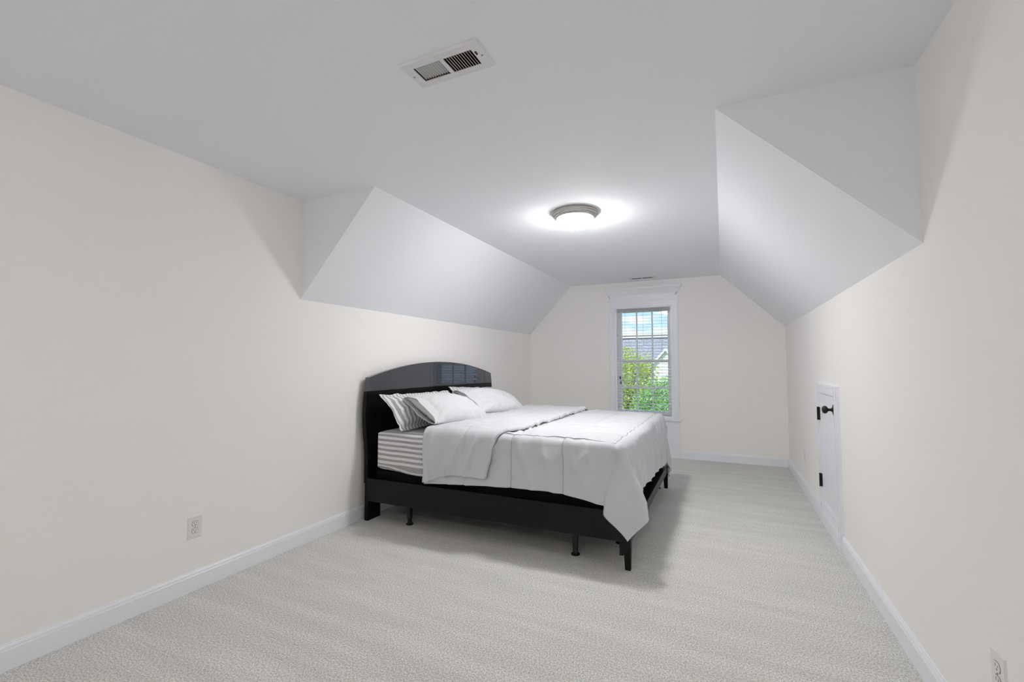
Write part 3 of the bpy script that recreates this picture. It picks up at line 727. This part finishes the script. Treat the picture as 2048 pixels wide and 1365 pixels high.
    for i, (ku, uv) in enumerate(U):
        for j, (kt, tv) in enumerate(ts):
            lift = LIFT
            if ku == 'u': s = S0 - 0.017 * math.sin(uv); lift = LIFT * 0.5 + LIFT * 0.5 * math.cos(uv)
            else:
                tt = tv if kt == 'm' else (YN if kt == 'n' else YF)
                bq = tv * 0.31 if kt == 'n' else 0
                e_ = e_s(tt - bq)
                s = S0 + (e_ - S0) * (uv if ku == 'm' else 1.0)
                if ku == 'e': s += 0.012 * math.sin(uv * PI / 2); lift = LIFT - 0.022 * uv ** 2
            bn = float(np.interp(s, [0.64, 0.70, 0.80, 0.90, 1.1, 1.25, 1.4], [0.398, 0.385, 0.350, 0.315, 0.312, 0.318, 0.30]))
            t = tv if kt == 'm' else (YN - tv * bn if kt == 'n' else YF + tv * 0.36)
            x, y, z = drape(s, t)
            P[i, j] = (x + (0.010 * noise.noise(Vector((t * 30, 2, 2))) * (1 if ku == 'e' or (ku == 'm' and uv > 0.97) else 0)), y, z)
            dep = max(0, YN - t, t - YF)
            h = lift + 0.7 * puff(s, t)
            if dep > 0:
                w = min(1, dep / 0.10)
                h += w * (0.026 * math.exp(-((s - 0.93 + dep * 0.12) / 0.035) ** 2) - 0.014 * math.exp(-((s - 0.84 + dep * 0.1) / 0.04) ** 2) + 0.024 * ridge(s * 8 + dep * 3, dep * 2, 1.9) + 0.017 * noise.noise(Vector((s * 7, dep * 1.2, 8.2))) + 0.010 * noise.noise(Vector((s * 17 + dep * 4, dep * 4, 3))))
            else: h += 0.011 * ridge(s * 3.0, t * 12, 2.7) + 0.009 * fbm(s * 2.6, t * 9, 14) + 0.010 * noise.noise(Vector((s * 8, t * 24, 12)))
            if dep > 0: h += 0.010 * math.exp(-((dep - 0.30) / 0.05) ** 2) * noise.noise(Vector((s * 30, dep * 8, 4)))
            H_[i, j] = h
    # normals from the resting surface, not from the fold itself
    N = np.zeros_like(P)
    for i in range(P.shape[0]):
        for j in range(P.shape[1]):
            _, y, z = P[i, j]
            if y < YN and z < ZT - RR: n = (0, -1, 0.06)
            elif y > YF and z < ZT - RR: n = (0, 1, 0.06)
            elif y < YN: n = (0, y - YN, z - (ZT - RR))
            elif y > YF: n = (0, y - YF, z - (ZT - RR))
            else: n = (0, 0, 1)
            N[i, j] = np.array(n) / np.linalg.norm(n)
    P = P + N * H_[..., None]
    f = grid_mesh('turned_back_flap', P, M_QUILT, None, solid=0.012); at(f, root)
    return root
comforter()

# ------------------------------------------------------------------ pillows
def pillow(name, label, bot, top, width, th, seed, striped=False, flange=0.0, rot=0.0, roll=0.0, group=None):
    """bot/top: middle of the lower and upper edge; width runs along y"""
    bot, top = Vector(bot), Vector(top); ev = (top - bot); hgt = ev.length; ev.normalize()
    eu = Vector((math.sin(rot), math.cos(rot), 0)); eu = (eu - ev * eu.dot(ev)).normalized()
    if roll: eu = (math.cos(roll) * eu + math.sin(roll) * ev).normalized(); 
    en = eu.cross(ev).normalized(); ev = en.cross(eu)
    root = tag(empty(name, (bot + top) / 2), label, 'pillow', group)
    mat_w = Matrix((eu, ev, en)).transposed().to_4x4(); mat_w.translation = (bot + top) / 2
    root.matrix_world = mat_w
    nu, nv = 56, 40; hw_, hh = width / 2, hgt / 2
    us = np.linspace(-1, 1, nu); vs_ = np.linspace(-1, 1, nv)
    verts = []; attr = []; idx = {}
    fu, fv = flange / hw_, flange / hh
    def surf(u, v, sg):
        cu = min(1, abs(u) / (1 - fu)) if flange else abs(u); cv = min(1, abs(v) / (1 - fv)) if flange else abs(v)
        b = max(0, (1 - cu ** 2.6)) ** 0.55 * max(0, (1 - cv ** 2.4)) ** 0.55
        x = hw_ * u * (1 - 0.045 * (1 - v * v)); y = hh * v * (1 - 0.085 * (1 - u * u) - 0.0)
        wr = fbm(u * 2.3 + seed, v * 2.3, seed * 1.7)
        z = sg * (0.5 * th * b) * (1 + 0.16 * wr) + (0.012 * fbm(u * 2 + seed, v * 2, 9 + sg) + 0.005 * noise.noise(Vector((u * 9 + seed, v * 3, sg)))) * min(1, b * 2.2)
        # creases running into the corners and edges
        ed = max(abs(u), abs(v)); z += sg * (0.002 if striped else 0.009) * math.exp(-((ed - 0.82) / 0.12) ** 2) * math.sin(11 * math.atan2(v, u) * 2 + 3 * wr) * (b > 0)
        if flange and b <= 0.001:
            z += sg * 0.002 + 0.010 * noise.noise(Vector((u * 6 + seed, v * 5, 2)))
            y += 0.012 * noise.noise(Vector((u * 5 + seed, 3, v))) * (abs(v) > 0.9)
        z -= 0.05 * v * abs(v) * 0.5 * (1 if v > 0 else 0)          # upper edge droops back
        z += 0.035 * (0.35 - u * u)* 0.4
        return x, y, z
    def sheet(sg):
        P = np.zeros((nu, nv, 3)); A = np.zeros((nu, nv))
        for i, u in enumerate(us):
            for j, v in enumerate(vs_):
                P[i, j] = surf(u, v, sg); A[i, j] = hw_ * u + 0.006 * fbm(u * 2, v * 3, seed)
        return P, A
    Pf, Af = sheet(1); Pb, Ab = sheet(-1)
    if not flange:                                                    # close the seam
        for i in range(nu):
            for j in range(nv):
                if i in (0, nu - 1) or j in (0, nv - 1):
                    mdl = (Pf[i, j] + Pb[i, j]) / 2; Pf[i, j] = Pb[i, j] = mdl
    P = np.concatenate([Pf, Pb[::-1]], axis=0); A = np.concatenate([Af, Ab[::-1]], axis=0)
    k = nv; n = P.shape[0]
    fs = [(i * k + j, i * k + j + 1, ((i + 1) % n) * k + j + 1, ((i + 1) % n) * k + j) for i in range(n) for j in range(k - 1)]
    for j in (0, nv - 1):                                             # top and bottom seams
        for i in range(nu - 1): fs.append((i * k + j, (i + 1) * k + j, (n - 2 - i) * k + j, (n - 1 - i) * k + j))
    me = bpy.data.meshes.new('cushion'); me.from_pydata([tuple(p) for p in P.reshape(-1, 3)], [], fs)
    bm = bmesh.new(); bm.from_mesh(me); bmesh.ops.remove_doubles(bm, verts=bm.verts, dist=1e-6); bmesh.ops.recalc_face_normals(bm, faces=bm.faces)
    bm.to_mesh(me); bm.free()
    st = me.attributes.new('stripe', 'FLOAT', 'POINT'); co = np.zeros(len(me.vertices) * 3, dtype=np.float32); me.vertices.foreach_get('co', co)
    st.data.foreach_set('value', np.ascontiguousarray(co.reshape(-1, 3)[:, 0] + 0.0015 * np.sin(co.reshape(-1, 3)[:, 1] * 9)))
    me.materials.append(M_STRIPE if striped else M_CASE)
    me.polygons.foreach_set('use_smooth', [True] * len(me.polygons))
    o = bpy.data.objects.new('cushion', me); COL.objects.link(o); o.parent = root
    if not striped:                                                   # open end of the pillowcase, towards the viewer
        n1, n2 = 48, 10; P = np.zeros((n2, n1, 3))
        for i in range(n2):
            q = i / (n2 - 1)
            for j in range(n1):
                a = 2 * PI * j / n1; v = math.cos(a); sg = math.sin(a)
                uu = -0.80 - 0.26 * q - 0.03 * math.sin(v * 5 + seed) * q
                x = hw_ * uu; y = hh * v * (0.93 + 0.03 * q) ; half_t = 0.5 * th * (0.62 - 0.16 * q) * max(0.0, 1 - v * v) ** 0.5
                z = half_t * (1 if sg > 0 else -1) * (abs(sg) > 1e-6) + 0.012 * noise.noise(Vector((v * 3 + seed, q, 1 if sg > 0 else 5))) * q - 0.012
                z -= 0.025 * max(0, v) ** 2
                P[i, j] = (x, y, z)
        grid_mesh('case_opening', P, M_CASE, root, wrap=True, solid=0.003)
    return root
GP = 'pillows piled at the headboard'
pillow('pillow', 'near striped pillow leaning on the black headboard', (0.430, 3.40, 0.730), (0.215, 3.41, 1.030), 0.98, 0.17, 1.3, True, 0.035, rot=0.02, group=GP)
pillow('pillow', 'far striped pillow leaning on the black headboard', (0.415, 4.40, 0.730), (0.215, 4.42, 1.035), 0.93, 0.17, 4.7, True, 0.035, rot=0.0, group=GP)
pillow('pillow', 'near plain white pillow leaning on the striped one', (0.775, 3.32, 0.780), (0.410, 3.41, 0.990), 0.70, 0.20, 2.2, rot=0.03, group=GP)
pillow('pillow', 'far plain white pillow leaning on the striped one', (0.760, 4.12, 0.790), (0.405, 4.20, 1.000), 0.78, 0.20, 7.9, rot=0.02, group=GP)

# ------------------------------------------------------------------ outdoors
M_GRASS = mat('lawn', (0.16, 0.30, 0.08), 0.9, vary=(2.0, 0.3)); M_BARK = mat('bark', (0.12, 0.085, 0.06), 0.9, vary=(12, 0.3))
def leaf_mat(name, a, b):
    m = mat(name, a, 0.6, spec=0.3); t = m.node_tree; bs = t.nodes['Principled BSDF']
    oi = t.nodes.new('ShaderNodeNewGeometry'); r = t.nodes.new('ShaderNodeValToRGB')
    r.color_ramp.elements[0].color = (*a, 1); r.color_ramp.elements[1].color = (*b, 1)
    t.links.new(oi.outputs['Random Per Island'], r.inputs[0]); t.links.new(r.outputs[0], bs.inputs['Base Color'])
    bs.inputs['Transmission Weight'].default_value = 0.0
    return m
M_LEAF = [leaf_mat('leaf_yellow_green', (0.26, 0.42, 0.07), (0.62, 0.70, 0.18)), leaf_mat('leaf_green', (0.10, 0.36, 0.12), (0.38, 0.62, 0.20)), leaf_mat('leaf_cool_green', (0.12, 0.40, 0.20), (0.40, 0.66, 0.36))]
GZ = -3.1
struct(MB().box(-45, 55, D + 0.6, 90, GZ - 0.2, GZ).build('ground', M_GRASS), 'green lawn outside the window', 'ground')
def tree(name, label, x, y, zc, rx, rz, n, leaf, seed, shrub=False):
    rnd = random.Random(seed); t = tag(empty(name, (x, y, GZ)), label, 'shrub' if shrub else 'tree', 'greenery outside the window')
    m = MB(); hc = zc - GZ
    m.tube([(0, 0, 0), (0.05, 0.03, hc * 0.5), (0.0, 0.0, hc)], [0.14, 0.10, 0.05], 8)
    for k in range(7):
        a = rnd.uniform(0, 2 * PI); e = rnd.uniform(0.3, 1.0); m.tube([(0, 0, hc * 0.7), (rx * 0.4 * math.cos(a), rx * 0.4 * math.sin(a), hc * 0.8 + rz * 0.25 * e), (rx * 0.8 * math.cos(a), rx * 0.8 * math.sin(a), hc + rz * 0.5 * e)], [0.05, 0.03, 0.012], 6)
    m.build('trunk', M_BARK, t)
    vs = []; fs = []
    for k in range(n):
        while True:
            p = Vector((rnd.uniform(-1, 1), rnd.uniform(-1, 1), rnd.uniform(-1, 1))); l = p.length
            if l <= 1 and l > 0.45: break
        bump = 1 + 0.28 * noise.noise(p.normalized() * 2.6 + Vector((seed, 0, 0)))
        q = Vector((p.x * rx * bump, p.y * rx * bump, hc + p.z * rz * bump))
        s = rnd.uniform(0.022, 0.055); d = Vector((rnd.gauss(0, 1), rnd.gauss(0, 1), rnd.gauss(0, 0.7))).normalized(); e = d.orthogonal().normalized(); e = Matrix.Rotation(rnd.uniform(0, 6.28), 3, d) @ e
        i0 = len(vs); vs += [q - d * s, q + e * s * 0.45, q + d * s, q - e * s * 0.45]; fs.append((i0, i0 + 1, i0 + 2, i0 + 3))
    me = bpy.data.meshes.new('foliage'); me.from_pydata([tuple(v) for v in vs], [], fs); me.materials.append(leaf)
    o = bpy.data.objects.new('foliage', me); COL.objects.link(o); o.parent = t; o['kind'] = 'stuff'
    return t
tree('leafy_tree', 'yellow-green leafy tree seen through the left panes of the window', -0.75, 18.4, 0.55, 1.15, 1.35, 15000, M_LEAF[0], 3)
tree('leafy_tree', 'green leafy tree seen through the middle panes of the window', 1.05, 14.6, -0.45, 0.95, 1.30, 15000, M_LEAF[1], 8)
tree('leafy_tree', 'green tree to the left of the window view', -5.0, 17.5, 0.0, 1.6, 1.9, 15000, M_LEAF[1], 33)
tree('garden_shrub', 'low cool green shrub in front of the trees outside the window', 0.55, 11.6, -1.15, 0.95, 1.0, 14000, M_LEAF[2], 41, True)
# neighbour's house
M_SHIN = mat('roof_shingle', (0.30, 0.31, 0.36), 0.9)
def shingles(m):
    t = m.node_tree; b = t.nodes['Principled BSDF']; co = t.nodes.new('ShaderNodeTexCoord'); br = t.nodes.new('ShaderNodeTexBrick')
    br.inputs['Scale'].default_value = 1.0; br.inputs['Brick Width'].default_value = 0.42; br.inputs['Row Height'].default_value = 0.17; br.inputs['Mortar Size'].default_value = 0.02
    br.inputs['Color1'].default_value = (0.38, 0.40, 0.47, 1); br.inputs['Color2'].default_value = (0.27, 0.29, 0.35, 1); br.inputs['Mortar'].default_value = (0.16, 0.17, 0.20, 1)
    mp2 = t.nodes.new('ShaderNodeMapping'); t.links.new(co.outputs['Object'], mp2.inputs[0]); mp2.inputs['Rotation'].default_value = (0, 0, 0)
    t.links.new(mp2.outputs[0], br.inputs['Vector']); t.links.new(br.outputs['Color'], b.inputs['Base Color'])
shingles(M_SHIN)
M_SIDING = mat('white_siding', (0.82, 0.83, 0.85), 0.7, vary=(3, 0.03))
ho = tag(empty('neighbour_house', (-1.0, 33.0, GZ)), "neighbour's white house with grey shingle roof across the garden", 'house')
hz = lambda z: z - GZ
MB().box(-16, 26, -4.2, 4.2, 0, hz(0.30)).build('wall', M_SIDING, ho)
m = MB(); m.prism([(-4.8, hz(0.05)), (0.0, hz(2.92)), (4.8, hz(0.05)), (4.8, hz(0.25)), (0.0, hz(3.12)), (-4.8, hz(0.25))], 'x', -16.5, 26.5); m.build('roof', M_SHIN, ho)
m = MB(); m.box(-16.5, 26.5, -0.12, 0.12, hz(3.05), hz(3.14)); m.build('ridge_cap', mat('ridge_dark', (0.07, 0.075, 0.09), 0.9, vary=(5, 0.1)), ho)
gx = 0.72
m = MB(); m.prism([(gx - 1.55, hz(-2.0)), (gx + 1.55, hz(-2.0)), (gx + 1.55, hz(0.28)), (gx, hz(2.02)), (gx - 1.55, hz(0.28))], 'y', -5.4, -1.5); m.build('gable', M_SIDING, ho)
m = MB(); m.prism([(gx - 1.8, hz(0.0)), (gx, hz(2.05)), (gx + 1.8, hz(0.0)), (gx + 1.8, hz(0.15)), (gx, hz(2.2)), (gx - 1.8, hz(0.15))], 'y', -5.6, -1.5); m.build('gable_roof', M_SIDING, ho)
m = MB(); m.tube([(gx - 0.05, -3.0, hz(2.75)), (gx + 0.03, -3.3, hz(2.35)), (gx + 0.22, -3.6, hz(2.15)), (gx + 0.55, -3.7, hz(2.12))], 0.04, 6); m.build('downpipe', M_BLKM, ho)
